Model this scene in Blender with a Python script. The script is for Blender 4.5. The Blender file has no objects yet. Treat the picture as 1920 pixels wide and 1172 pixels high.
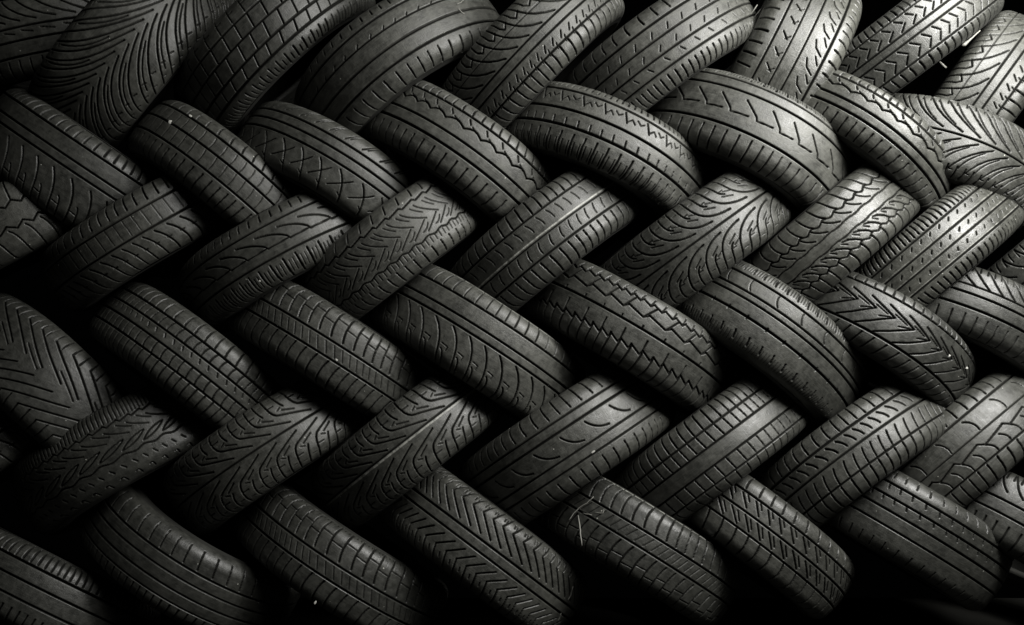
import bpy, math, random
import numpy as np
from mathutils import Matrix, Vector
R_ = math.radians
C = bpy.context.scene.collection
scene = bpy.context.scene

# ------------------------------------------------------------------ camera, light, exposure
K = 0.001322                 # metres per photo pixel on the face of the tyre stack
FPX = 1750.0                 # focal length in photo pixels
EYE = (960.0, 650.0)         # point of the stack straight in front of the lens
def wall(px, py):            # a point of the stack face (plane y = 0), metres
    return Vector(((px-960.0)*K, 0.0, -(py-586.0)*K))
cam_d = bpy.data.cameras.new('camera'); cam = bpy.data.objects.new('camera', cam_d); C.objects.link(cam)
cam_d.sensor_width = 36.0; cam_d.lens = FPX/1920*36.0
cam_d.shift_y = (EYE[1]-586.0)/1920.0
e = wall(*EYE); cam.location = (e.x, -FPX*K, e.z); cam.rotation_euler = (R_(90), 0, 0)
cam_d.clip_start = 0.05; cam_d.clip_end = 200
scene.camera = cam

w = bpy.data.worlds.new('World'); scene.world = w; w.use_nodes = True
bg = w.node_tree.nodes['Background']; bg.inputs[0].default_value = (0.9, 1.0, 0.95, 1); bg.inputs[1].default_value = 0.0003

def area(name, loc, target, sx, sy, power, col):
    d = bpy.data.lights.new(name, 'AREA'); d.shape = 'RECTANGLE'; d.size = sx; d.size_y = sy
    d.energy = power; d.color = col
    o = bpy.data.objects.new(name, d); C.objects.link(o); o.location = loc
    o.rotation_euler = (Vector(target)-Vector(loc)).to_track_quat('-Z', 'Y').to_euler()
    return o
area('key_light', (1.20, -0.22, 0.97), (0.98, 0.1, 0.35), 0.4, 0.22, 6.5, (1, 0.99, 0.955))
area('side_light', (1.65, -1.00, 0.90), (0.6, 0.05, 0.1), 0.6, 0.5, 44, (1, 0.99, 0.955))
area('overhead_light', (1.35, -1.40, 1.80), (0.1, 0.2, -0.1), 2.0, 1.2, 66, (1, 0.99, 0.955))

scene.view_settings.view_transform = 'Standard'; scene.view_settings.look = 'None'
scene.view_settings.exposure = 0.0; scene.view_settings.gamma = 1.0
scene.view_settings.use_curve_mapping = False

# ------------------------------------------------------------------ materials
def mat(name):
    m = bpy.data.materials.new(name); m.use_nodes = True
    nt = m.node_tree; return m, nt, nt.nodes['Principled BSDF']
def N(nt, t, **kw):
    n = nt.nodes.new(t)
    for k, v in kw.items(): setattr(n, k, v)
    return n
def ramp(nt, fac, stops):
    r = N(nt, 'ShaderNodeValToRGB'); nt.links.new(fac, r.inputs[0])
    el = r.color_ramp.elements
    while len(el) < len(stops): el.new(0.5)
    for q, (p, c) in zip(el, stops): q.position = p; q.color = c if len(c) == 4 else (*c, 1)
    return r
def noise(nt, vec, scale, detail=4, rough=0.55, kind='FBM'):
    n = N(nt, 'ShaderNodeTexNoise'); nt.links.new(vec, n.inputs['Vector'])
    n.inputs['Scale'].default_value = scale; n.inputs['Detail'].default_value = detail; n.inputs['Roughness'].default_value = rough
    return n
def mixc(nt, fac, a, b, mode='MIX'):
    m = N(nt, 'ShaderNodeMix', data_type='RGBA', blend_type=mode)
    for s, v in ((m.inputs[0], fac), (m.inputs[6], a), (m.inputs[7], b)):
        if hasattr(v, 'type') and hasattr(v, 'is_linked'): nt.links.new(v, s)
        elif isinstance(v, tuple): s.default_value = (*v, 1)
        else: s.default_value = v
    return m.outputs[2]

def rubber(name, dark, dusty, rough, speck=0.5):
    m, nt, p = mat(name)
    tc = N(nt, 'ShaderNodeTexCoord'); oi = N(nt, 'ShaderNodeObjectInfo')
    off = N(nt, 'ShaderNodeVectorMath', operation='MULTIPLY_ADD')
    cx = N(nt, 'ShaderNodeCombineXYZ')
    for i in range(3): nt.links.new(oi.outputs['Random'], cx.inputs[i])
    nt.links.new(cx.outputs[0], off.inputs[0]); off.inputs[1].default_value = (37, 53, 71)
    nt.links.new(tc.outputs['Object'], off.inputs[2]); P = off.outputs[0]
    uv = N(nt, 'ShaderNodeUVMap', uv_map='around')           # u = mm around, v = mm across
    # broad dust and wear
    n1 = noise(nt, P, 9, 5, 0.6); n2 = noise(nt, P, 60, 4, 0.65); n3 = noise(nt, P, 420, 3, 0.6)
    f = N(nt, 'ShaderNodeMath', operation='MULTIPLY_ADD'); nt.links.new(n2.outputs[0], f.inputs[0]); f.inputs[1].default_value = 0.75
    f2 = N(nt, 'ShaderNodeMath', operation='MULTIPLY'); nt.links.new(n1.outputs[0], f2.inputs[0]); f2.inputs[1].default_value = 0.55
    nt.links.new(f2.outputs[0], f.inputs[2])
    col = ramp(nt, f.outputs[0], [(0.50, dark), (0.80, dusty)]).outputs[0]
    # scuff streaks that run around the tyre
    mp = N(nt, 'ShaderNodeMapping'); nt.links.new(uv.outputs[0], mp.inputs[0]); mp.inputs['Scale'].default_value = (0.025, 0.45, 1)
    ns = noise(nt, mp.outputs[0], 1.0, 4, 0.7)
    st = ramp(nt, ns.outputs[0], [(0.48, (0, 0, 0)), (0.74, (0.6, 0.6, 0.6))])
    col = mixc(nt, st.outputs[0], col, tuple(min(1, c*1.7) for c in dusty))
    # grain that runs across the shoulders
    mp2 = N(nt, 'ShaderNodeMapping'); nt.links.new(uv.outputs[0], mp2.inputs[0]); mp2.inputs['Scale'].default_value = (0.35, 0.03, 1)
    ng = noise(nt, mp2.outputs[0], 1.0, 3, 0.6)
    # brown-grey grains of dust, sparse pale grit
    vo = N(nt, 'ShaderNodeTexVoronoi'); nt.links.new(P, vo.inputs['Vector']); vo.inputs['Scale'].default_value = 75
    sep = N(nt, 'ShaderNodeSeparateColor'); nt.links.new(vo.outputs['Color'], sep.inputs[0])
    a = N(nt, 'ShaderNodeMath', operation='LESS_THAN'); nt.links.new(sep.outputs[0], a.inputs[0]); a.inputs[1].default_value = 0.045*speck
    rad = N(nt, 'ShaderNodeMath', operation='MULTIPLY_ADD'); nt.links.new(sep.outputs[1], rad.inputs[0]); rad.inputs[1].default_value = 0.09; rad.inputs[2].default_value = 0.04
    b = N(nt, 'ShaderNodeMath', operation='LESS_THAN'); nt.links.new(vo.outputs['Distance'], b.inputs[0]); nt.links.new(rad.outputs[0], b.inputs[1])
    ab = N(nt, 'ShaderNodeMath', operation='MULTIPLY'); nt.links.new(a.outputs[0], ab.inputs[0]); nt.links.new(b.outputs[0], ab.inputs[1])
    col = mixc(nt, ab.outputs[0], col, (0.40, 0.40, 0.36))
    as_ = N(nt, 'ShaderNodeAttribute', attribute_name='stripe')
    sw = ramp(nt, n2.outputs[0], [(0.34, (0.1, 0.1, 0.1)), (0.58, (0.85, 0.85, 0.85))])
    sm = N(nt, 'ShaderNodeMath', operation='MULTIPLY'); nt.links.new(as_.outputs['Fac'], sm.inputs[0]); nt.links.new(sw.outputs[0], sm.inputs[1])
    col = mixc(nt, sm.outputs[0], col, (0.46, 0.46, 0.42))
    # only the running face is scuffed and dusty: groove floors and walls are mixed to near black
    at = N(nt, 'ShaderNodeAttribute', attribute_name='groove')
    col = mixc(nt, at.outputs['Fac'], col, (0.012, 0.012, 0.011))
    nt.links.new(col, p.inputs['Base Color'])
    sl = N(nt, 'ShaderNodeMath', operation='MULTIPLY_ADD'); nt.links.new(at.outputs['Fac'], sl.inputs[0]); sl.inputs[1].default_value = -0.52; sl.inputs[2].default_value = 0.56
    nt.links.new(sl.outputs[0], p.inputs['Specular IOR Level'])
    rr = ramp(nt, n2.outputs[0], [(0.3, (rough-0.10,)*3), (0.75, (rough+0.12,)*3)])
    nt.links.new(rr.outputs[0], p.inputs['Roughness'])
    b1 = N(nt, 'ShaderNodeBump'); b1.inputs['Strength'].default_value = 0.35; b1.inputs['Distance'].default_value = 0.0012
    nt.links.new(n3.outputs[0], b1.inputs['Height'])
    b2 = N(nt, 'ShaderNodeBump'); b2.inputs['Strength'].default_value = 0.30; b2.inputs['Distance'].default_value = 0.0012
    nt.links.new(ng.outputs[0], b2.inputs['Height']); nt.links.new(b1.outputs[0], b2.inputs['Normal'])
    b3 = N(nt, 'ShaderNodeBump'); b3.inputs['Strength'].default_value = 0.35; b3.inputs['Distance'].default_value = 0.003
    nt.links.new(n2.outputs[0], b3.inputs['Height']); nt.links.new(b2.outputs[0], b3.inputs['Normal'])
    nt.links.new(b3.outputs[0], p.inputs['Normal'])
    return m
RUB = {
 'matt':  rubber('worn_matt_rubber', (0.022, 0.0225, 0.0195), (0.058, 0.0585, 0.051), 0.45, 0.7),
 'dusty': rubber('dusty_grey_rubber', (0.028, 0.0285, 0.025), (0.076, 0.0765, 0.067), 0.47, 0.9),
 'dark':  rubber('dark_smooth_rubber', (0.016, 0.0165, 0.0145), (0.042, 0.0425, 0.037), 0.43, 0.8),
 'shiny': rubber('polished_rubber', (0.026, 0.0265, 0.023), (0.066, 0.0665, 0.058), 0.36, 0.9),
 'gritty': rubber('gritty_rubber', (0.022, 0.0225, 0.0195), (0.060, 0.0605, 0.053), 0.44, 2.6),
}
m_side, nt, p = mat('sidewall_rubber')
tc = N(nt, 'ShaderNodeTexCoord'); n1 = noise(nt, tc.outputs['Object'], 14, 5, 0.6)
nt.links.new(ramp(nt, n1.outputs[0], [(0.3, (0.016, 0.016, 0.014)), (0.8, (0.034, 0.034, 0.03))]).outputs[0], p.inputs['Base Color'])
p.inputs['Roughness'].default_value = 0.62
m_ground, nt, p = mat('dark_concrete')
tc = N(nt, 'ShaderNodeTexCoord'); n1 = noise(nt, tc.outputs['Object'], 3, 8, 0.65)
nt.links.new(ramp(nt, n1.outputs[0], [(0.3, (0.008, 0.008, 0.007)), (0.75, (0.018, 0.018, 0.016))]).outputs[0], p.inputs['Base Color'])
p.inputs['Roughness'].default_value = 1.0; p.inputs['Specular IOR Level'].default_value = 0.05
bp = N(nt, 'ShaderNodeBump'); bp.inputs['Strength'].default_value = 0.5; n2 = noise(nt, tc.outputs['Object'], 90, 4); nt.links.new(n2.outputs[0], bp.inputs['Height']); nt.links.new(bp.outputs[0], p.inputs['Normal'])
m_straw, nt, p = mat('dry_straw'); p.inputs['Base Color'].default_value = (0.22, 0.217, 0.195, 1); p.inputs['Roughness'].default_value = 0.6
m_grit, nt, p = mat('pale_grit'); p.inputs['Base Color'].default_value = (0.45, 0.445, 0.41, 1); p.inputs['Roughness'].default_value = 0.7

# ------------------------------------------------------------------ mesh helpers
def mesh_from(name, verts, quads, material, uvs=None, groove=None, paint=None):
    me = bpy.data.meshes.new(name)
    nv, nq = len(verts), len(quads)
    me.vertices.add(nv); me.vertices.foreach_set('co', np.ascontiguousarray(verts, dtype=np.float32).ravel())
    me.loops.add(nq*4); me.loops.foreach_set('vertex_index', np.ascontiguousarray(quads, dtype=np.int32).ravel())
    me.polygons.add(nq); me.polygons.foreach_set('loop_start', np.arange(0, nq*4, 4, dtype=np.int32))
    try: me.polygons.foreach_set('loop_total', np.full(nq, 4, dtype=np.int32))
    except Exception: pass
    if uvs is not None:
        lay = me.uv_layers.new(name='around')
        lay.data.foreach_set('uv', np.ascontiguousarray(uvs[np.ravel(quads)], dtype=np.float32).ravel())
    if groove is not None:
        at = me.attributes.new('groove', 'FLOAT', 'POINT'); at.data.foreach_set('value', np.ascontiguousarray(groove, dtype=np.float32))
    if paint is not None:
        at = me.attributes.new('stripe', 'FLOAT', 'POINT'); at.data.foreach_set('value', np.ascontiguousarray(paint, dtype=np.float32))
    me.polygons.foreach_set('use_smooth', np.ones(nq, dtype=bool))
    me.materials.append(material); me.update(calc_edges=True); me.validate()
    return me
def ring_quads(na, ns, base=0):                       # na around (closed), ns across (open)
    i = np.arange(na)[:, None]; j = np.arange(ns-1)[None, :]; i2 = (i+1) % na
    return np.stack([i*ns+j, i2*ns+j, i2*ns+j+1, i*ns+j+1], -1).reshape(-1, 4)+base

# ------------------------------------------------------------------ tread drawing language
# v runs across (+1 upper shoulder ... -1 lower shoulder), u runs along the tread in units of 1.32 mm
PS = 1.32                    # stretch of every pitch along the tread
def rib(v, w=6.0, d=7.0, amp=0.0, per=36.0, kind='s'): return ('rib', v, w*.84, d, amp, per*PS, kind)
def poly(P, pts, w=3.6, d=5.0, off=0.0): return ('poly', P*PS, [(u*PS, v) for u, v in pts], w*.76, d, off*PS)
def cur(P, a, b, c, w=3.6, d=5.0, off=0.0, n=7):      # a quadratic curve through control points
    t = np.linspace(0, 1, n)
    return poly(P, [((1-s)**2*a[0]+2*s*(1-s)*b[0]+s*s*c[0], (1-s)**2*a[1]+2*s*(1-s)*b[1]+s*s*c[1]) for s in t], w, d, off)
def line(v, w=3.2, a=1.0): return ('line', v, w, a)      # thin coloured tread stripe; beside an upper shoulder, a painted rim highlight
def slots(v0, v1, P, w=3.6, d=5.0, slant=0.0, bend=0.0, off=0.0):
    w *= 1.22
    if bend: return cur(P, (0, v0), (slant/2+bend, (v0+v1)/2), (slant, v1), w, d, off, 5)
    return poly(P, [(0, v0), (slant, v1)], w, d, off)

def groove_depth(pat, U, V, S, front, seed):
    """depth in mm at every grid point; U mm around, V -1..1, S half arc length in mm"""
    H = np.zeros_like(U)
    Uw = U + 5*np.sin(U/71.0+seed) + 3*np.sin(U/33.0+2*seed)       # uneven pitch, as on real treads
    y = V*S
    for el in pat:
        if el[0] == 'line': continue
        if el[0] == 'rib':
            _, v, w_, d, amp, per, kind = el
            ph = (Uw/per) % 1.0
            if kind == 's': o = np.sin(2*np.pi*ph)
            elif kind == 'z': o = 4*np.abs(ph-0.5)-1
            elif kind == 'saw': o = np.where(ph < 0.82, ph/0.82, (1-ph)/0.18)*2-1
            else: o = np.abs(np.sin(np.pi*ph))*2-1
            dist = np.abs(y-(v+amp*o)*S)
            h = d*(1-np.clip((dist-w_/2+0.9)/1.8, 0, 1))
            H = np.maximum(H, h)
        else:
            _, P, pts, w_, d, off = el
            us = [q[0] for q in pts]; umin, umax = min(us)-w_, max(us)+w_
            um = (Uw-off) % P
            k0 = int(math.floor((umin)/P)); k1 = int(math.ceil(umax/P))
            best = np.full(U.shape, 1e9)
            vmin = min(q[1] for q in pts)*S-w_; vmax = max(q[1] for q in pts)*S+w_
            cols = np.where((y[0] > vmin-2) & (y[0] < vmax+2))[0]
            if len(cols) == 0: continue
            c0, c1 = cols[0], cols[-1]+1
            um_, y_ = um[:, c0:c1], y[:, c0:c1]; bb = best[:, c0:c1]
            for k in range(k0-1, k1+1):
                x = um_+k*P
                for (a, b) in zip(pts[:-1], pts[1:]):
                    ax, ay, bx, by = a[0], a[1]*S, b[0], b[1]*S
                    dx, dy = bx-ax, by-ay; L = dx*dx+dy*dy+1e-9
                    t = np.clip(((x-ax)*dx+(y_-ay)*dy)/L, 0, 1)
                    np.minimum(bb, np.hypot(x-ax-t*dx, y_-ay-t*dy), out=bb)
            h = d*(1-np.clip((best-w_/2+0.8)/1.6, 0, 1))*front
            H = np.maximum(H, h)
    return H

def tread_mesh(name, Rm, Wv, pat, material, seed, step=0.0016):
    """Rm outer radius, Wv width between the shoulder ends (metres). front of the tyre = local -Y, axis = local Z"""
    xa = 0.34*Wv; cd = 0.0065; a0 = math.atan(2*cd/xa); a1 = R_(84)
    rs = (Wv/2-xa)/(math.sin(a1)-math.sin(a0))
    xs = np.linspace(0, xa, 60); pr = [(x, Rm-cd*(x/xa)**2) for x in xs]
    for t in np.linspace(a0, a1, 40)[1:]:
        pr.append((xa+rs*(math.sin(t)-math.sin(a0)), Rm-cd-rs*(math.cos(a0)-math.cos(t))))
    pr = np.array(pr); seg = np.hypot(*np.diff(pr, axis=0).T); arc = np.concatenate([[0], np.cumsum(seg)]); S = arc[-1]
    n = int(S/step); sv = np.linspace(-S, S, 2*n+1)
    x = np.sign(sv)*np.interp(np.abs(sv), arc, pr[:, 0]); r = np.interp(np.abs(sv), arc, pr[:, 1])
    nx = -np.gradient(r, sv); nr = np.gradient(x, sv); ln = np.hypot(nx, nr); nx /= ln; nr /= ln
    fr = R_(100); nf = int(2*fr*Rm/step)
    phi = np.concatenate([np.linspace(-fr, fr, nf), np.linspace(fr, 2*math.pi-fr, 50)[1:-1]])
    U = np.repeat((np.where(phi > math.pi, phi-2*math.pi, phi)*Rm*1000)[:, None], len(sv), 1)
    V = np.repeat((sv/S)[None, :], len(phi), 0)
    pf = np.where(phi > math.pi, phi-2*math.pi, phi)
    front = (np.clip((fr-np.abs(pf))/0.06, 0, 1))[:, None]*np.ones((1, len(sv)))
    rng = np.random.RandomState(int(seed*1000) % 99991)
    fade = np.clip((1.0-np.abs(V))/0.03, 0, 1)
    H = groove_depth(pat, U, V, S*1000, front, seed)*fade*1.45/1000.0
    paint = np.zeros_like(U)
    for el in pat:
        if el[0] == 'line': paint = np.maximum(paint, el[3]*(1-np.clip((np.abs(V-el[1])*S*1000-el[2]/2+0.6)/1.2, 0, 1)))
    # slow dents and out-of-roundness of an unmounted tyre, rounded wear
    dent = sum(0.0011*np.sin(k*pf[:, None]+rng.rand()*6.28)*np.cos(rng.rand()*2*V+rng.rand()*6) for k in (2, 3, 5))
    D = dent-H
    rr = r[None, :]+D*nr[None, :]; xx = x[None, :]+D*nx[None, :]
    co = np.stack([rr*np.sin(phi)[:, None], -rr*np.cos(phi)[:, None], xx], -1).reshape(-1, 3)
    q = ring_quads(len(phi), len(sv))
    uv = np.stack([U, np.repeat((sv*1000)[None, :], len(phi), 0)], -1).reshape(-1, 2)
    # inner liner
    xi = np.linspace(-xa, xa, 7); pi_ = np.linspace(0, 2*math.pi, 97)[:-1]
    ri = Rm-0.020
    ci = np.stack([ri*np.sin(pi_)[:, None]*np.ones(7), -ri*np.cos(pi_)[:, None]*np.ones(7), np.ones(96)[:, None]*xi], -1).reshape(-1, 3)
    qi = ring_quads(96, 7, len(co))[:, ::-1]
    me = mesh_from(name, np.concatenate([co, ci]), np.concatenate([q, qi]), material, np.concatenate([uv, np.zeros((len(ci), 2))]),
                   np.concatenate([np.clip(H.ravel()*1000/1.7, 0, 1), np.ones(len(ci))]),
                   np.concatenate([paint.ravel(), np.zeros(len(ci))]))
    return me, (pr[-1, 0], pr[-1, 1], a1, ri, xa)

def bez(p0, p1, p2, p3, n):
    t = np.linspace(0, 1, n)[:, None]; p0, p1, p2, p3 = map(np.array, (p0, p1, p2, p3))
    return (1-t)**3*p0+3*t*(1-t)**2*p1+3*t*t*(1-t)*p2+t**3*p3
def sidewall_mesh(name, end, Rb, sgn):
    x0, r0, a1, ri, xa = end
    xb = x0*0.74
    o = bez((x0, r0), (x0+0.030*math.cos(a1), r0-0.030*math.sin(a1)), (xb+0.026, Rb+0.035), (xb, Rb), 26)
    for k, b in ((5, 0.0012), (6, 0.0012), (14, 0.001), (20, 0.0014)): o[k, 0] += b       # moulded rings
    lip = np.array([(xb-0.010, Rb-0.002), (xb-0.016, Rb+0.006)])
    inn = bez((xb-0.016, Rb+0.006), (xb+0.012, Rb+0.03), (x0-0.008, ri-0.02), (xa, ri), 10)[1:]
    pr = np.concatenate([o, lip, inn]); na = 120
    ph = np.linspace(0, 2*math.pi, na+1)[:-1]
    x, r = pr[:, 0]*sgn, pr[:, 1]
    co = np.stack([r*np.sin(ph)[:, None], -r*np.cos(ph)[:, None], np.ones(na)[:, None]*x], -1).reshape(-1, 3)
    q = ring_quads(na, len(pr))
    if sgn < 0: q = q[:, ::-1]
    return mesh_from(name, co, q, m_side)

# ------------------------------------------------------------------ the treads, one per tyre kind in the photograph
def hooks(P=16.5):
    return [cur(P*2, (0, .98), (8, .36), (60, .10), 3.8), poly(P*2, [(0, .98), (8, .62), (16, .53), (28, .63)], 3.4, 5, P),
            rib(.44, 2.2, 3), rib(.04, 5.2), rib(-.16, 4.5), rib(-.48, 4.2), slots(-.52, -1, 21, 3.8, 5, 2), slots(-.28, -.40, 21, 2.4, 4, -8), slots(-.40, -.52, 21, 2.2, 3, -4)]
def chevron(P=45, stripe=0.0, reach=70):
    e = [line(0, 4, stripe)] if stripe else []
    for g in (1, -1):
        e += [cur(P, (0, .97*g), (-3, .40*g), (16, .35*g), 4.0), poly(P, [(16, .35*g), (reach, .11*g)], 3.2), cur(P, (0, .97*g), (-1, .66*g), (8, .50*g), 3.6, 5, P/2),
              poly(P, [(3, .60*g), (15, .60*g)], 2.4, 3), poly(P, [(24, .43*g), (44, .32*g)], 2.8, 3), poly(P, [(12, .46*g), (20, .50*g)], 2.2, 3, 4), poly(P, [(8, .80*g), (16, .80*g)], 1.9, 2),
              poly(P, [(8, .74*g), (16, .74*g)], 1.9, 2, P/2)]
    return e+[rib(.0 if not stripe else .05, 3.6)]
def loops(P=44):
    e = [rib(0, 4)]
    for g in (1, -1):
        e += [cur(P, (0, .97*g), (-6, .20*g), (70, .14*g), 3.9, 5, 0, 12), cur(P, (0, .97*g), (-2, .52*g), (14, .46*g), 3.5, 5, P/2), poly(P, [(28, .44*g), (48, .34*g)], 2.6, 3), poly(P, [(36, .52*g), (52, .46*g)], 2.2, 3),
              poly(P, [(7, .70*g), (16, .70*g)], 2, 2.5), poly(P, [(7, .56*g), (15, .56*g)], 2, 2.5, P/2), poly(P, [(7, .84*g), (16, .84*g)], 1.9, 2, P/2)]
    return e
def wave(P=27):
    return [rib(.54, 4.6), slots(.56, .98, P, 3.6, 5, 2, -4), rib(.27, 4, 6, .045, 38, 'scallop'), slots(.48, .38, 38, 2.6, 4, 7), slots(.36, .30, 38, 2.4, 3, 10, 0, 12),
            rib(-.03, 5), rib(-.30, 5.5), slots(-.44, -.95, P+3, 3.6, 5, -3)]
def longcut(P=24, up=True):
    s = 1 if up else -1
    return [rib(.12*s, 4.0), rib(-.24*s, 4.4), cur(P, (1, .97*s), (-10, .55*s), (3, .20*s), 4.4), poly(P*2, [(-4, .62*s), (P-5, .60*s)], 2.0, 3), poly(P*2, [(-4, .50*s), (P-5, .48*s)], 2.0, 3, P),
            slots(.06*s, -.18*s, 17, 1.8, 2, 12), cur(P-1, (0, -.30*s), (-9, -.62*s), (2, -.97*s), 4.4), slots(.86*s, .93*s, 9, 2.2, 2.5)]
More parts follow.
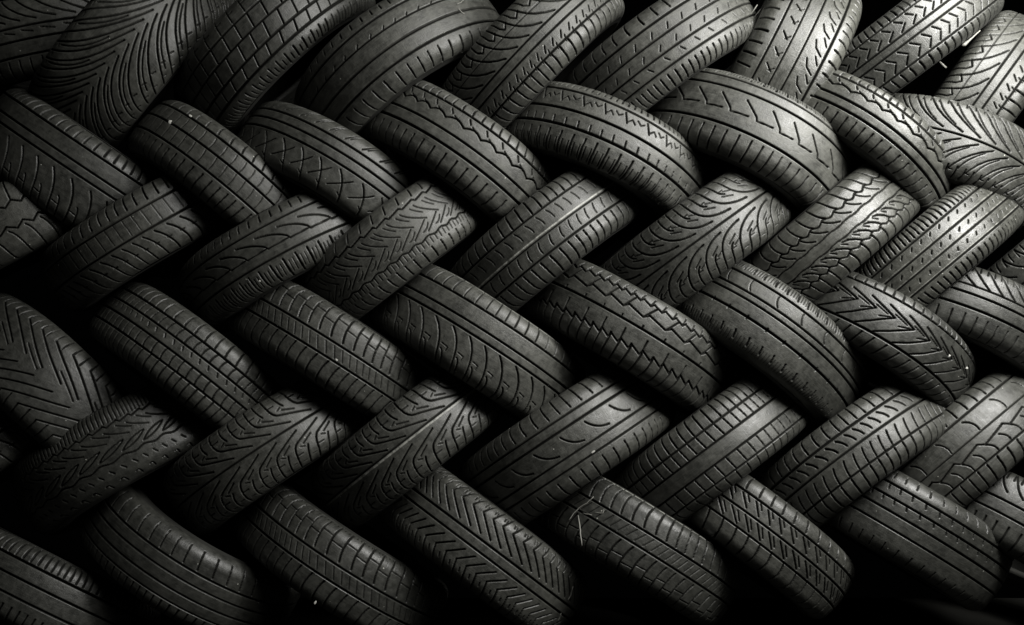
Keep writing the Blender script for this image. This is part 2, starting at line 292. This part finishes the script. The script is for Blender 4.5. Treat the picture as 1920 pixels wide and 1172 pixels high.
PAT = {
 'T01': [cur(34, (-10, 1), (10, .5), (70, .30), 3.4), rib(.18, 4), rib(-.1, 4), rib(-.42, 4.5), slots(-.5, -.98, 26, 3.2, 4, -8), poly(40, [(0, .1), (24, .04)], 2.4)],
 'T02': [cur(27, (0, .97), (44, .34), (150, .03), 3.8, 5, 0, 10), cur(27, (0, -.97), (30, -.30), (122, -.06), 3.8, 5, 0, 10), cur(54, (24, .74), (50, .40), (96, .24), 2.8, 4, 13), cur(54, (12, -.74), (30, -.42), (80, -.22), 2.8, 4, 13), slots(-.62, -.64, 27, 2.4, 3.5, 8), slots(-.80, -.82, 27, 2.4, 3.5, 9, 0, 8), slots(.78, .79, 27, 2, 2.5, 8), slots(.9, .91, 27, 2, 2.5, 9, 0, 12)],
 'T03': [rib(.46, 5), rib(.12, 5), rib(-.24, 5), rib(-.52, 5.5), poly(33, [(0, .46), (-7, .12)], 3.4), poly(33, [(12, .12), (2, -.24)], 3.4), poly(33, [(22, -.24), (12, -.52)], 3.4), slots(.5, .85, 33, 2.4, 3, 4), slots(-.66, -1, 22, 3.6, 5), slots(-.74, -.92, 11, 2.6, 3.5), poly(33, [(0, .70), (14, .70)], 2.2, 3)],
 'T04': [rib(.50, 5), rib(.20, 4), rib(-.14, 6), rib(-.46, 6), slots(-.60, -.98, 27, 3.4, 5, 2), slots(.62, .75, 24, 3, 4), slots(.22, .28, 30, 2.2, 3, 5)],
 'T05': hooks(17),
 'T06': [rib(.46, 5), rib(.14, 4), rib(-.18, 4), rib(-.46, 4), slots(.56, .9, 30, 3.4, 5, 2, -5), slots(-.58, -.98, 15, 3.2, 4.5, 3), slots(.2, .32, 34, 2.2, 3, 6), slots(-.1, .0, 34, 2.2, 3, 6), slots(-.26, -.36, 34, 2.2, 3, 6)],
 'T07': [rib(.46, 4.2), rib(.16, 3.4), rib(-.08, 3), rib(-.50, 4.6), slots(.60, .90, 25, 4.4, 5, 0), slots(.24, .36, 33, 2.6, 4, 12), poly(33, [(0, .28), (8, .20)], 2.2, 3), poly(38, [(0, -.42), (10, -.28), (24, -.22)], 3, 4), poly(38, [(20, -.44), (34, -.34)], 2.6, 4), slots(-.60, -.94, 24, 4.4, 5, -3)],
 'T08': [rib(.62, 4), rib(.18, 4), rib(-.02, 4), rib(-.52, 4.6), slots(.66, .98, 15, 3.2), slots(.24, .38, 24, 3, 4, 14), slots(.56, .42, 24, 3, 4, 10), slots(-.08, -.26, 24, 3, 4, 12), slots(-.46, -.30, 24, 3, 4, 10), slots(-.58, -1, 19, 4, 5, 3, 3)],
 'T10': [slots(.62, .96, 20, 4.4, 5), rib(.56, 4.6), rib(.24, 4.6), rib(.06, 5), cur(36, (-12, -.06), (16, -.36), (16, -.98), 3.6), cur(36, (10, -.45), (20, -.55), (21, -.98), 2.6, 4, 12), poly(36, [(16, -.58), (28, -.60)], 2.4, 3)],
 'T11': [slots(.56, .97, 28, 3.6, 5, -3, -5), rib(.50, 4.4), rib(.12, 4.2), rib(-.30, 4.6), slots(.44, .16, 24, 1.8, 2.2, 2, 3), slots(.08, -.26, 24, 1.8, 2.2, 2, 3), slots(-.42, -.97, 21, 3.4, 5, -5)],
 'T12': [rib(.44, 4.4), rib(.20, 4.2), rib(-.04, 4.4), cur(46, (0, -.14), (20, -.36), (26, -.86), 3.0), cur(46, (30, -.22), (16, -.40), (-8, -.58), 2.4), poly(46, [(16, -.62), (24, -.70)], 2.2, 3), cur(38, (8, .95), (0, .72), (-16, .54), 2.8, 4), poly(38, [(-6, .6), (14, .86)], 2.6, 3.5)],
 'T13': wave(21), 'T16': wave(19),
 'T14': [rib(.56, 4.4), slots(.68, .98, 13, 3.8, 3.5), poly(44, [(0, .50), (10, .26)], 3.2, 5), poly(44, [(10, .30), (17, .40), (24, .31)], 2.2, 3.5), poly(44, [(26, .44), (34, .36), (40, .42)], 2.2, 3.5), rib(.08, 5), rib(-.30, 6), slots(-.28, -.12, 24, 3, 4, -2), slots(-.44, -.97, 24, 3.8, 5, -2), slots(-.60, -.9, 12, 2, 3, -1, 0, 6)],
 'T15': [rib(.62, 4.4), rib(.40, 4.4), poly(50, [(-14, .26), (14, .0), (17, -.07), (50, -.05)], 3.4, 5), rib(-.36, 4.8), slots(-.46, -.97, 24, 3.6, 5, -2), slots(.70, .98, 25, 4.2, 5), slots(.72, .95, 6.3, 1.9, 2)],
 'T17': [cur(34, (-4, .98), (4, .42), (72, .08), 3.6), cur(34, (-4, -.98), (4, -.42), (72, -.08), 3.6), rib(0, 3), cur(34, (2, .7), (8, .45), (40, .2), 2.6, 4, 17), cur(34, (2, -.7), (8, -.45), (40, -.2), 2.6, 4, 17), slots(.66, .98, 17, 2.6), slots(-.66, -.98, 17, 2.6), poly(34, [(0, .8), (10, .8)], 2.2), poly(34, [(0, -.75), (10, -.75)], 2.2)],
 'T18': [rib(.3, 4, 6, .06, 34, 'z'), rib(-.2, 4, 6, .06, 34, 'z'), cur(34, (0, -.25), (14, -.4), (16, -.95), 3.4), slots(.35, .95, 34, 3.4, 5, 6)],
 'T19': [slots(.50, .98, 22, 3.4, 5, 8, -4), rib(.38, 5), rib(-.12, 5), cur(26, (-12, -.22), (12, -.50), (14, -.97), 3.6), poly(26, [(2, -.50), (10, -.50)], 2.6, 3.5), slots(.34, -.06, 22, 1.6, 1.4, 2)],
 'T20': [rib(.46, 4.8), rib(-.30, 4.8), cur(44, (0, .30), (34, .22), (52, .02), 3.6), poly(44, [(52, .02), (56, -.06), (96, -.04)], 3.2), slots(-.42, -.98, 25, 3.6, 5, 3), slots(-.5, -.8, 8.3, 1.8, 2), slots(.60, .82, 22, 3, 4, 2)],
 'T21': [rib(.52, 3.6, 6, .03, 30, 'saw'), rib(-.34, 3, 5, .022, 30, 's'), cur(30, (-10, .42), (-4, .24), (26, .02), 2.1, 3), cur(30, (-16, -.24), (-2, -.14), (20, .02), 2.1, 3), cur(30, (-4, .40), (2, .28), (12, .18), 1.9, 2.5, 14), cur(30, (-10, -.2), (0, -.2), (8, -.08), 1.9, 2.5, 14), slots(-.56, -.90, 21, 2.8, 5, 4), slots(.62, .85, 30, 2.8, 4, 6), slots(-.36, -.5, 10, 1.7, 2)],
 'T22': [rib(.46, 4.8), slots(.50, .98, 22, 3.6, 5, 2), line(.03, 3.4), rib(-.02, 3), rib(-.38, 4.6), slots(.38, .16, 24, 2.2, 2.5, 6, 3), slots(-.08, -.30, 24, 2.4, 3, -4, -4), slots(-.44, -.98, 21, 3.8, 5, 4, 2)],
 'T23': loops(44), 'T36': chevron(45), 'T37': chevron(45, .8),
 'T24': [rib(.40, 3.6, 5, .03, 27, 's'), cur(27, (0, .98), (-2, .6), (12, .42), 3.6), cur(27, (4, .40), (10, .26), (26, .16), 2.8), rib(.10, 3, 4.5, .012, 40), rib(-.16, 3, 4.5, .012, 44), cur(25, (-22, -.22), (-4, -.28), (6, -.46), 3), rib(-.50, 3.2, 5, .03, 25, 's'), cur(25, (0, -.5), (8, -.7), (6, -.98), 3.6), slots(-.24, -.34, 12.5, 2, 3, 8)],
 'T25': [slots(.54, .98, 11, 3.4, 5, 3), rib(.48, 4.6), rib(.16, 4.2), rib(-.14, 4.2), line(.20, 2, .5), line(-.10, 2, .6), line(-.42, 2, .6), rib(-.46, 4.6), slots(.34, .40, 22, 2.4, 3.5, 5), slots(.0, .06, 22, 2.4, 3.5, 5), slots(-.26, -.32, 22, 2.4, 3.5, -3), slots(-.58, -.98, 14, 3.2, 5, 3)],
 'T26': [poly(42, [(-2, .96), (-4, .62), (104, .10)], 3.8), poly(42, [(17, .56), (19, .92)], 3.4), poly(42, [(-2, -.96), (-4, -.62), (104, -.10)], 3.6), poly(42, [(17, -.56), (19, -.92)], 3.2), poly(84, [(46, .26), (100, .02)], 2.4)],
 'T27': [rib(.44, 4.6), rib(.16, 4), rib(-.12, 4), rib(-.42, 4.6), slots(.46, .98, 24, 3.4, 5, 3, -6), slots(.42, .18, 20, 3, 4.5, -3, -3), slots(.10, .02, 20, 2.4, 3.5, 4), slots(-.14, -.40, 20, 3, 4.5, 2, -3), slots(-.46, -.98, 18, 3.4, 5, 2, -3)],
 'T28': longcut(24), 'T45': longcut(26), 'T47': longcut(25, False)+[line(.90, 3.6, .9)],  # the pale shoulder line paints the lit upper rim into the colour
 'T29': [rib(.50, 4), slots(.54, .97, 25, 2.8, 4.5), rib(.16, 4.2), rib(-.02, 4.4), cur(38, (-22, -.08), (14, -.34), (16, -.98), 3.8), cur(38, (8, -.56), (19, -.60), (20, -.98), 3, 4.5, 8), poly(38, [(13, -.46), (27, -.48), (27, -.56)], 2.0, 3), line(.90, 3.2, .7)],  # its pale shoulder line is a rim highlight put into the colour
 'T30': [poly(46, [(0, .38), (38, .28), (53, .58)], 4.2), poly(46, [(38, .28), (47, .37)], 3.4), poly(23, [(0, .64), (17, .57), (23, .66)], 4), poly(23, [(17, .58), (21, .80)], 3), rib(.04, 5.4), slots(.04, .12, 46, 3, 4), poly(23, [(0, -.36), (20, -.46), (21, -.34), (23, -.36)], 4), poly(46, [(20, -.12), (21, -.42)], 3.6), slots(-.40, -.98, 23, 3.8, 5, -1)],
 'T31': [rib(.52, 4.4), rib(.22, 4.2), rib(.08, 4.4), rib(-.22, 4.8), slots(.62, .88, 24, 3.4, 5, -2, -3), slots(.64, .88, 6, 1.7, 2), slots(.48, .26, 56, 2.2, 3, 8, -6), slots(-.18, -.26, 40, 2.6, 4), slots(-.54, -.70, 28, 3.4, 4.5, 3), slots(-.60, -.80, 7, 1.5, 1.4)],
 'T32': [rib(.56, 4), slots(.58, .98, 20, 3.4, 5, -2), poly(38, [(-56, .36), (0, .12)], 4), poly(38, [(-58, -.42), (-34, -.22), (0, .12)], 4), poly(38, [(-26, -.02), (-8, .08)], 2.4, 4), poly(38, [(-40, .20), (-14, .12)], 2.4, 4), rib(-.46, 4.6), slots(-.54, -.97, 25, 3.4, 5, -12)],
 'T33': [cur(30, (-6, .98), (2, .6), (44, .28), 3.4), slots(.64, .95, 15, 2.8), rib(.06, 4.4), rib(-.26, 4.6), slots(-.42, -.95, 24, 2.8, 4, 2), rib(.26, 3.4)],
 'T35': [rib(.40, 3.4, 5, .03, 26, 'saw'), slots(.46, .92, 8.5, 2.4, 2.2, 2), cur(44, (0, .28), (12, .16), (40, .06), 2.4, 3.5), cur(44, (10, .32), (22, .22), (36, .16), 2.2, 3.5, 14), cur(44, (-30, -.22), (-8, -.02), (24, -.02), 3, 4), cur(44, (-30, -.22), (-2, -.22), (24, -.02), 2.8, 4), rib(-.32, 3.2, 5, .025, 44, 's'), slots(-.48, -.56, 22, 2.6, 3.5, 6), cur(30, (0, -.74), (8, -.68), (10, -.84), 3.4, 4.5)],
 'T38': [slots(.54, .98, 25, 3, 4.5, -1, -4), rib(.46, 4.6), rib(.26, 4.6), cur(56, (0, .16), (12, -.08), (36, -.12), 3.8, 5), rib(-.22, 4.2), rib(-.42, 4.4), slots(-.54, -.95, 25, 3, 4.5, 4)],
 'T39': [slots(.46, .98, 20, 3.6, 5, 2, -3), rib(.42, 5), rib(.08, 4.4), rib(-.28, 4.2), rib(-.62, 4), slots(.38, .12, 20, 3, 4.5, 3), slots(-.30, -.58, 24, 2.8, 4, 3), slots(-.66, -.95, 24, 2.4, 3.5, 3)],
 'T40': [slots(.48, .98, 24, 3.8, 5, 3, -4), rib(.42, 4.8), slots(.34, .12, 22, 3.8, 5, 12, 4), rib(.02, 4.2), cur(22, (10, -.10), (4, -.24), (2, -.42), 3.6), rib(-.46, 4), slots(-.50, -.98, 22, 3.8, 5, -3)],
 'T41': [slots(.56, .98, 25, 3.4, 5, 3), rib(.50, 4), cur(70, (0, .42), (16, .30), (12, .10), 3), rib(.06, 3, 5), rib(-.14, 3.4, 5.5, .05, 60, 'saw'), cur(30, (0, -.2), (12, -.3), (10, -.42), 3), rib(-.46, 4), slots(-.50, -.98, 24, 3.8, 5, -4)],
 'T42': [cur(30, (0, .98), (4, .5), (30, .3), 3.4), rib(.1, 4.4), rib(-.2, 4), slots(-.4, -.98, 22, 3.4), slots(.62, .98, 15, 2.6)],
 'T43': [slots(.52, .97, 15, 4.4, 5, -1), rib(.46, 5), rib(.1, 4.6), rib(-.28, 4.6), slots(-.5, -.98, 18, 3.4)],
 'T44': [slots(.38, .80, 30, 3, 4.5, -6, -2), rib(.32, 3.2), rib(.06, 4, 3.5), rib(-.22, 4, 3.5), rib(-.48, 3.6), slots(-.54, -.95, 18, 3, 4)],
 'T46': [poly(24, [(2, .97), (-14, .58), (30, .20)], 3.8), poly(24, [(-2, .70), (-2, .80)], 2.6, 3.5, 9), poly(24, [(4, .70), (4, .80)], 2.6, 3.5, 9), rib(.10, 4.4), rib(-.12, 4.4), poly(24, [(24, -.24), (-3, -.50), (8, -.97)], 4), slots(-.60, -.68, 24, 2.4, 3, 2, 0, 12)],
 'T48': [slots(.52, .98, 30, 3.8, 5, -2, -4), rib(.46, 4.6), poly(30, [(0, .40), (22, .14)], 3.4), poly(30, [(10, .42), (20, .30)], 2.6), rib(.06, 3.6), poly(30, [(-2, .0), (24, -.28)], 3.4), poly(30, [(12, -.02), (26, -.2)], 2.6), rib(-.34, 3.6), slots(-.38, -.97, 30, 3.8, 5, 2, 7)],
 'T49': [rib(.52, 5.4), rib(.26, 5.4), rib(.0, 5.6), rib(-.30, 5), slots(.48, .40, 26, 3, 4, 2), slots(.66, .84, 26, 2.8, 4, -2), slots(.22, .16, 26, 3, 4, 2), slots(-.6, -.85, 26, 2.4, 3)],
}

# ------------------------------------------------------------------ the tyres: photo position of the tread's middle, lean, width and radius in photo pixels
# key: (px, py, lean deg (+ up to the right), width, radius, how far the axle points away from the lens, set-back m, rubber, tread, label)
TY = {
 'T01': (20, 50, 12, 130, 232, 0.2, .06, 'matt', 'T01', 'tyre lying nearly level behind the swept leaf tread in the top left corner'),
 'T02': (226, 88, 49, 168, 240, 0.15, 0, 'matt', 'T02', 'steep tyre with a swept leaf-vein tread at the top left of the stack'),
 'T03': (490, 55, 43, 132, 236, 0.22, 0, 'dark', 'T03', 'tyre with a lattice of slanted diamond blocks and a finely notched lower shoulder'),
 'T04': (726, 75, 35, 142, 240, 0.36, 0, 'dusty', 'T04', 'broad plain-ribbed tyre left of the hooked tread, scraps of straw by its upper end'),
 'T05': (1006, 64, 45, 134, 236, 0.12, 0, 'dusty', 'T05', 'tyre with hooked grooves on its left side, between two plain-ribbed tyres of the top row'),
 'T06': (1262, 68, 35, 134, 236, 0.14, 0, 'dusty', 'T06', 'plain-ribbed tyre speckled with pale chips, just left of the steepest bright tyre'),
 'T07': (1512, 72, 63, 165, 240, -0.1, 0.06, 'shiny', 'T07', 'steepest tyre of the stack, standing nearly upright with a bright ribbed tread'),
 'T08': (1766, 28, 37, 116, 236, 0, 0.02, 'dark', 'T08', 'tyre with herringbone sipes beside a smooth band and a brightly lit notched shoulder'),
 'T09': (1904, 122, 54, 134, 236, 0, 0.09, 'matt', 'T05', 'bright tyre with hooked grooves cut off by the right edge at the top'),
 'T10': (83, 294, -34, 152, 245, -0.03, 0, 'dark', 'T10', 'wide dark tyre with square shoulder notches and sickle cuts below, left end of its row'),
 'T11': (398, 298, -38, 118, 232, 0.14, 0, 'matt', 'T11', 'tyre with a small white chip on its upper end and faintly siped ribs'),
 'T12': (607, 285, -30, 122, 228, 0.22, .01, 'matt', 'T12', 'scuffed tyre with crossing arcs like an X pattern along its lower half'),
 'T13': (859, 257, -34, 130, 236, 0.24, 0, 'dusty', 'T13', 'broad tyre with one scalloped wavy groove and a notched pale upper shoulder, mid stack'),
 'T14': (1157, 246, -25, 125, 242, 0.36, 0, 'dusty', 'T14', 'tyre with a row of small crossed zigzags between two smooth ribs'),
 'T15': (1447, 234, -27.5, 143, 246, 0.4, 0, 'dusty', 'T15', 'tyre with lightning-shaped grooves along a smooth centre, below the steepest tyre'),
 'T16': (1677, 242, -38, 100, 228, 0.38, 0, 'shiny', 'T16', 'narrow shiny tyre with a scalloped wavy groove near the right edge'),
 'T17': ( 1846, 258, -20, 130, 236, 0.38, 0.035, 'matt', 'T17', 'tyre with sweeping curved chevrons half hidden behind the narrow shiny tyre'),
 'T18': (-32, 434, 27, 122, 232, 0.1, 0, 'matt', 'T18', 'end of a zigzag tyre poking in from the left edge above mid height'),
 'T19': (225, 449, 31, 118, 232, 0.1, 0, 'matt', 'T19', 'tyre with a smooth middle band and comb-like curved cuts on its lower side'),
 'T20': (492, 467, 29, 120, 234, 0.18, 0, 'matt', 'T20', 'tyre with shallow swooping cuts that meet a stepped line along its centre'),
 'T21': (730, 462, 37, 126, 232, 0.05, 0, 'dusty', 'T21', 'worn tyre with fine feathery branching grooves and a dotted lower shoulder'),
 'T22': (1021, 438, 38, 132, 234, 0.1, 0, 'matt', 'T22', 'tyre with a thin bright centre line and even notches on both shoulders'),
 'T23': (1326, 438, 36, 136, 236, 0.02, 0, 'matt', 'T23', 'dark tyre with bold curled arrow grooves either side of one straight centre groove'),
 'T24': (1586, 424, 40, 126, 234, 0, 0, 'shiny', 'T24', 'tyre with wavy-edged ribs and slashes, its upper end brightly lit'),
 'T25': (1781, 448, 40, 120, 230, 0, 0, 'shiny', 'T25', 'narrow tyre with four straight lines and a closely combed upper shoulder'),
 'T50': (2050, 440, 38, 125, 232, 0, 0, 'dark', 'T42', 'dark sliver of a tyre at the right edge beside the closely combed one'),
 'T26': (59, 686, -41, 156, 252, 0.08, 0, 'dark', 'T26', 'big dark tyre with large arrow-shaped blocks at the left edge'),
 'T27': (337, 656, -37, 128, 234, 0.07, 0, 'matt', 'T27', 'tyre with five rows of small square blocks and curved shoulder cuts'),
 'T28': (606, 641, -32, 126, 236, 0.05, 0, 'matt', 'T28', 'tyre with long curved cuts and a white star-like scratch on its middle band'),
 'T29': (900, 634, -32.5, 145, 238, 0.08, 0, 'dusty', 'T29', 'broad tyre at the centre with two smooth bands and sickle cuts on its lower half'),
 'T30': (1205, 622, -31, 130, 238, 0.12, 0, 'matt', 'T30', 'tyre with stepped zigzag blocks above and a jagged spiked groove below'),
 'T31': (1483, 626, -37, 142, 246, 0.25, 0, 'matt', 'T31', 'smooth worn tyre with straight ribs and a pale streaked upper shoulder'),
 'T32': (1705, 624, -33, 115, 234, 0.28, 0, 'dark', 'T32', 'tyre with sharp feather-like arrow grooves and white grains at its lower end'),
 'T33': (1900, 582, -25, 120, 234, 0.3, .03, 'dark', 'T33', 'dark tyre with curved shoulder cuts cut off by the right edge at mid height'),
 'T34': (-105, 860, 32, 124, 232, 0.1, 0, 'dark', 'T19', 'barely visible tyre end at the left edge below the big arrow-block tyre'),
 'T35': (162, 860, 30, 134, 256, 0.14, 0, 'dark', 'T35', 'dull tyre with a ragged groove and leaf-shaped cuts, low on the left'),
 'T36': (455, 860, 34, 132, 234, 0.08, 0, 'gritty', 'T36', 'tyre with curled arrow grooves just right of the dull leaf-cut tyre'),
 'T37': (750, 838, 38, 130, 234, 0.02, 0, 'gritty', 'T37', 'tyre with curled arrow grooves and scattered white specks left of the broad smooth-banded tyre'),
 'T38': (1059, 835, 33.5, 150, 240, 0, 0, 'matt', 'T38', 'broad tyre with short eyebrow dashes along its bare middle and a white scrape'),
 'T39': (1342, 838, 37, 132, 234, 0, 0, 'matt', 'T39', 'tyre with straight cross-cut blocks and a bare rib just below its centre'),
 'T40': (1617, 828, 36, 126, 232, 0.08, 0, 'matt', 'T40', 'tyre with slanted dashes in two opposed rows and square blocks on its lit shoulder'),
 'T41': (1849, 820, 40, 138, 236, 0, 0.03, 'matt', 'T41', 'tyre with large loose curves and a jagged line cut off by the right edge'),
 'T42': (1995, 1012, -33, 124, 232, 0.2, 0, 'dark', 'T42', 'dark tyre end with curved cuts at the right edge near the bottom'),
 'T43': (25, 1090, -27, 124, 232, -0.05, 0, 'dark', 'T43', 'very dark tyre with a comb of straight notches in the bottom left corner'),
 'T44': (302, 1070, -33, 130, 238, -0.28, 0, 'dark', 'T44', 'very dark tyre with faint worn ribs in the bottom row, right of the combed one'),
 'T45': (624, 1068, -33, 128, 236, -0.12, 0, 'dark', 'T45', 'tyre in the bottom row with long curved cuts and cross ticks on its upper side'),
 'T46': (923, 1040, -37, 137, 238, 0, 0, 'matt', 'T46', 'tyre with rows of bent arrow cuts either side of a plain centre strip'),
 'T47': (1233, 1035, -32, 127, 236, 0.04, 0, 'dark', 'T47', 'tyre with a shining upper edge and bits of straw stuck to its upper end'),
 'T48': (1469, 1019, -38, 122, 232, 0.1, 0, 'matt', 'T48', 'tyre with slanted slashes in two bands and rounded shoulder blocks, bottom row'),
 'T49': (1765, 1016, -31.5, 138, 240, 0.06, 0, 'dark', 'T49', 'wide tyre with four deep straight grooves, rightmost full tyre of the bottom row'),
}
FRONT = {}
for i, (key, (px, py, ang, wv, rad, tilt, back, rb, pk, label)) in enumerate(TY.items()):
    t = bpy.data.objects.new('tyre', None); C.objects.link(t)
    t.empty_display_size = 0.1
    t['label'] = label; t['category'] = 'tyre'; t['group'] = 'tyres laced into a herringbone stack'
    a0 = Vector((-math.sin(R_(ang)), 0, math.cos(R_(ang)))); dv = (wall(px, py)-cam.location).normalized()
    p_, q_ = a0.dot(dv), dv.y; lean = math.acos(max(-1, min(1, tilt/math.hypot(p_, q_))))-math.atan2(q_, p_)
    M = Matrix.Rotation(-R_(ang), 4, 'Y') @ Matrix.Rotation(lean, 4, 'X')
    Rm = rad*K; inward = M.to_3x3() @ Vector((0, 1, 0))
    t.matrix_world = Matrix.Translation(wall(px, py)+inward*Rm+Vector((0, back, 0))) @ M
    FRONT[key] = t
    me, end = tread_mesh('tread', Rm, 1.14*wv*K, PAT[pk], RUB[rb], 0.37+i*1.713)
    for nm, m_ in (('tread', me), ('sidewall', sidewall_mesh('sidewall', end, Rm*0.63, 1)), ('sidewall', sidewall_mesh('sidewall', end, Rm*0.63, -1))):
        o = bpy.data.objects.new(nm, m_); C.objects.link(o); o.parent = t

# ------------------------------------------------------------------ straw and chips caught on the treads
def on_tread(key, px, py, lift=0.0015):
    """the point of a tyre's tread seen at a photo position"""
    t = FRONT[key]; Mi = t.matrix_world.inverted()
    o = Mi @ cam.location; d = (Mi @ wall(px, py)-o).normalized(); Rm = TY[key][4]*K-0.002+lift
    A = d.x*d.x+d.y*d.y; B = o.x*d.x+o.y*d.y; Cc = o.x*o.x+o.y*o.y-Rm*Rm; q = max(B*B-A*Cc, 0)
    return t.matrix_world @ (o+d*((-B-math.sqrt(q))/A))
def in_gap(px, py, depth):
    o = cam.location; d = wall(px, py)-o
    return o+d*((depth-o.y)/d.y)
def stalk(name, pts, widths, material):
    """a thin bent stalk: six-sided tapering tube through the points"""
    vs, fs = [], []
    for i, p_ in enumerate(pts):
        d = (pts[min(i+1, len(pts)-1)]-pts[max(i-1, 0)]).normalized()
        a = d.cross(Vector((0.1, 1, 0.05))).normalized(); b = d.cross(a)
        for k_ in range(6):
            an = k_*math.pi/3; vs.append(p_+a*math.cos(an)*widths[i]/2+b*math.sin(an)*widths[i]/3.2)
    for i in range(len(pts)-1):
        for k_ in range(6): fs.append((i*6+k_, i*6+(k_+1) % 6, (i+1)*6+(k_+1) % 6, (i+1)*6+k_))
    fs.append(tuple(range(5, -1, -1))); fs.append(tuple(range(len(vs)-6, len(vs))))
    c = pts[0]; me = bpy.data.meshes.new(name); me.from_pydata([v-c for v in vs], [], fs); me.materials.append(material)
    for p_ in me.polygons: p_.use_smooth = True
    o = bpy.data.objects.new(name, me); o.location = c; C.objects.link(o); return o
def bent(pts, n=4, amp=0.0012, seed=1):
    rng = random.Random(seed); out = []
    for a, b in zip(pts[:-1], pts[1:]):
        for k_ in range(n):
            out.append(a.lerp(b, k_/n)+Vector((rng.uniform(-1, 1), 0, rng.uniform(-1, 1)))*amp*(k_ > 0))
    return out+[pts[-1]]
STRAW = [
 ('T47', [(1084, 966), (1087, 985), (1088, 1000), (1091, 1023)], 3.4, 'pale straw standing down across the grooves of the tyre with a shining edge'),
 ('T47', [(1066, 976), (1076, 962), (1086, 952), (1100, 944), (1113, 931)], 3.2, 'kinked straw along the upper end of the tyre with a shining edge'),
 ('T47', [(1093, 962), (1110, 966)], 2.2, 'short straw lying level near the kinked straw'),
 ('T47', [(1114, 961), (1131, 962), (1132, 955)], 2.0, 'hooked straw bit on the notched shoulder of the tyre with a shining edge'),
 ('T46', [(1074, 1100), (1070, 1116), (1064, 1126)], 3.0, 'straw at the lower right end of the bent-arrow tyre, upper of two'),
 ('T46', [(1057, 1140), (1051, 1152), (1045, 1166)], 3.2, 'straw at the lower right end of the bent-arrow tyre, lower of two'),
 ('T04', [(871, -2), (864, 5), (857, 8)], 2.6, 'bent straw at the top edge on the broad plain-ribbed tyre'),
 ('T04', [(859, 15), (864, 21), (871, 26)], 2.6, 'short straw crossing a rib just under the bent straw'),
]
for i, (key, pts, wd, lb) in enumerate(STRAW):
    P_ = bent([on_tread(key, *q, lift=0.002) for q in pts], 3, 0.0008, i)
    ws = [0.72*wd*K*(0.55+0.45*math.sin(math.pi*(j+0.6)/(len(P_)+0.2))) for j in range(len(P_))]
    o = stalk('straw', P_, ws, m_straw); o['label'] = lb; o['category'] = 'straw'; o['group'] = 'straws caught in the tyre stack'
for i, (pts, ws, dep, lb) in enumerate([
 ([(1838, 57), (1828, 66), (1816, 77), (1809, 83), (1804, 85)], (2, 2.6, 4.5, 8, 5), 0.07, 'bright wedge-shaped scrap in the dark gap beside the right-edge hooked tyre'),
 ([(1762, 116), (1774, 127)], (4, 4), 0.12, 'small dull scrap deep in the dark gap at top right'),
 ([(1420, 9), (1414, 18), (1407, 27)], (2, 2, 2), 0.13, 'thin faint stalk in the dark gap left of the steepest tyre, shorter of two'),
 ([(1438, 0), (1426, 18), (1412, 35)], (2, 2, 2), 0.14, 'thin faint stalk in the dark gap left of the steepest tyre, longer of two')]):
    P_ = [in_gap(*q, dep) for q in pts]
    o = stalk('straw', P_, [w_*K for w_ in ws], m_straw); o['label'] = lb; o['category'] = 'straw'; o['group'] = 'straws caught in the tyre stack'
def chip(key, px, py, sx, sy, lb, seed):
    rng = random.Random(seed); c = on_tread(key, px, py, 0.001); vs, fs = [], []; nu, nv = 9, 5
    ph = [rng.uniform(0.75, 1.2) for _ in range(nu)]
    for j in range(nv+1):
        th = math.pi*j/nv
        for k_ in range(nu):
            a = 2*math.pi*k_/nu; r = math.sin(th)*ph[k_]
            vs.append((r*math.cos(a)*sx*K, math.cos(th)*-0.35*min(sx, sy)*K*rng.uniform(.9, 1.1), r*math.sin(a)*sy*K))
    for j in range(nv):
        for k_ in range(nu): fs.append((j*nu+k_, j*nu+(k_+1) % nu, (j+1)*nu+(k_+1) % nu, (j+1)*nu+k_))
    me = bpy.data.meshes.new('stone_chip'); me.from_pydata(vs, [], fs); me.materials.append(m_grit)
    o = bpy.data.objects.new('stone_chip', me); o.matrix_world = Matrix.Translation(c) @ FRONT[key].matrix_world.to_3x3().to_4x4(); C.objects.link(o)
    o['label'] = lb; o['category'] = 'stone chip'; o['group'] = 'pale chips on the treads'
chip('T11', 320, 229, 5.0, 4.2, 'white chip on the faintly siped tyre, larger of two', 1)
chip('T11', 357, 217, 3.0, 2.4, 'white chip near the shoulder of the faintly siped tyre, smaller of two', 2)
chip('T28', 631, 675, 3.2, 2.2, 'pale flake on the middle band of the tyre with long curved cuts', 3)
chip('T38', 1112, 847, 5.0, 1.8, 'pale flake on the broad tyre with eyebrow dashes, lower right of its middle', 4)
chip('T45', 591, 1130, 1.8, 3.6, 'tiny white drop-shaped chip on the lower shoulder of a bottom-row tyre', 5)
chip('T20', 487, 527, 2.0, 2.0, 'tiny pale grain on the lower side of the swooping-cut tyre', 7)
chip('T32', 1780, 667, 2.6, 2.6, 'white grain at the lower end of the feather-arrow tyre, left one', 8)
chip('T32', 1813, 690, 2.6, 2.6, 'white grain at the lower end of the feather-arrow tyre, right one', 9)

# ------------------------------------------------------------------ the ground under the stack
me = bpy.data.meshes.new('ground')
zg = wall(0, 1264).z; n = 8
me.from_pydata([(-n, -n, zg), (n, -n, zg), (n, 0.7, zg), (-n, 0.7, zg)], [], [(0, 1, 2, 3)]); me.materials.append(m_ground)
g = bpy.data.objects.new('ground', me); C.objects.link(g); g['kind'] = 'structure'
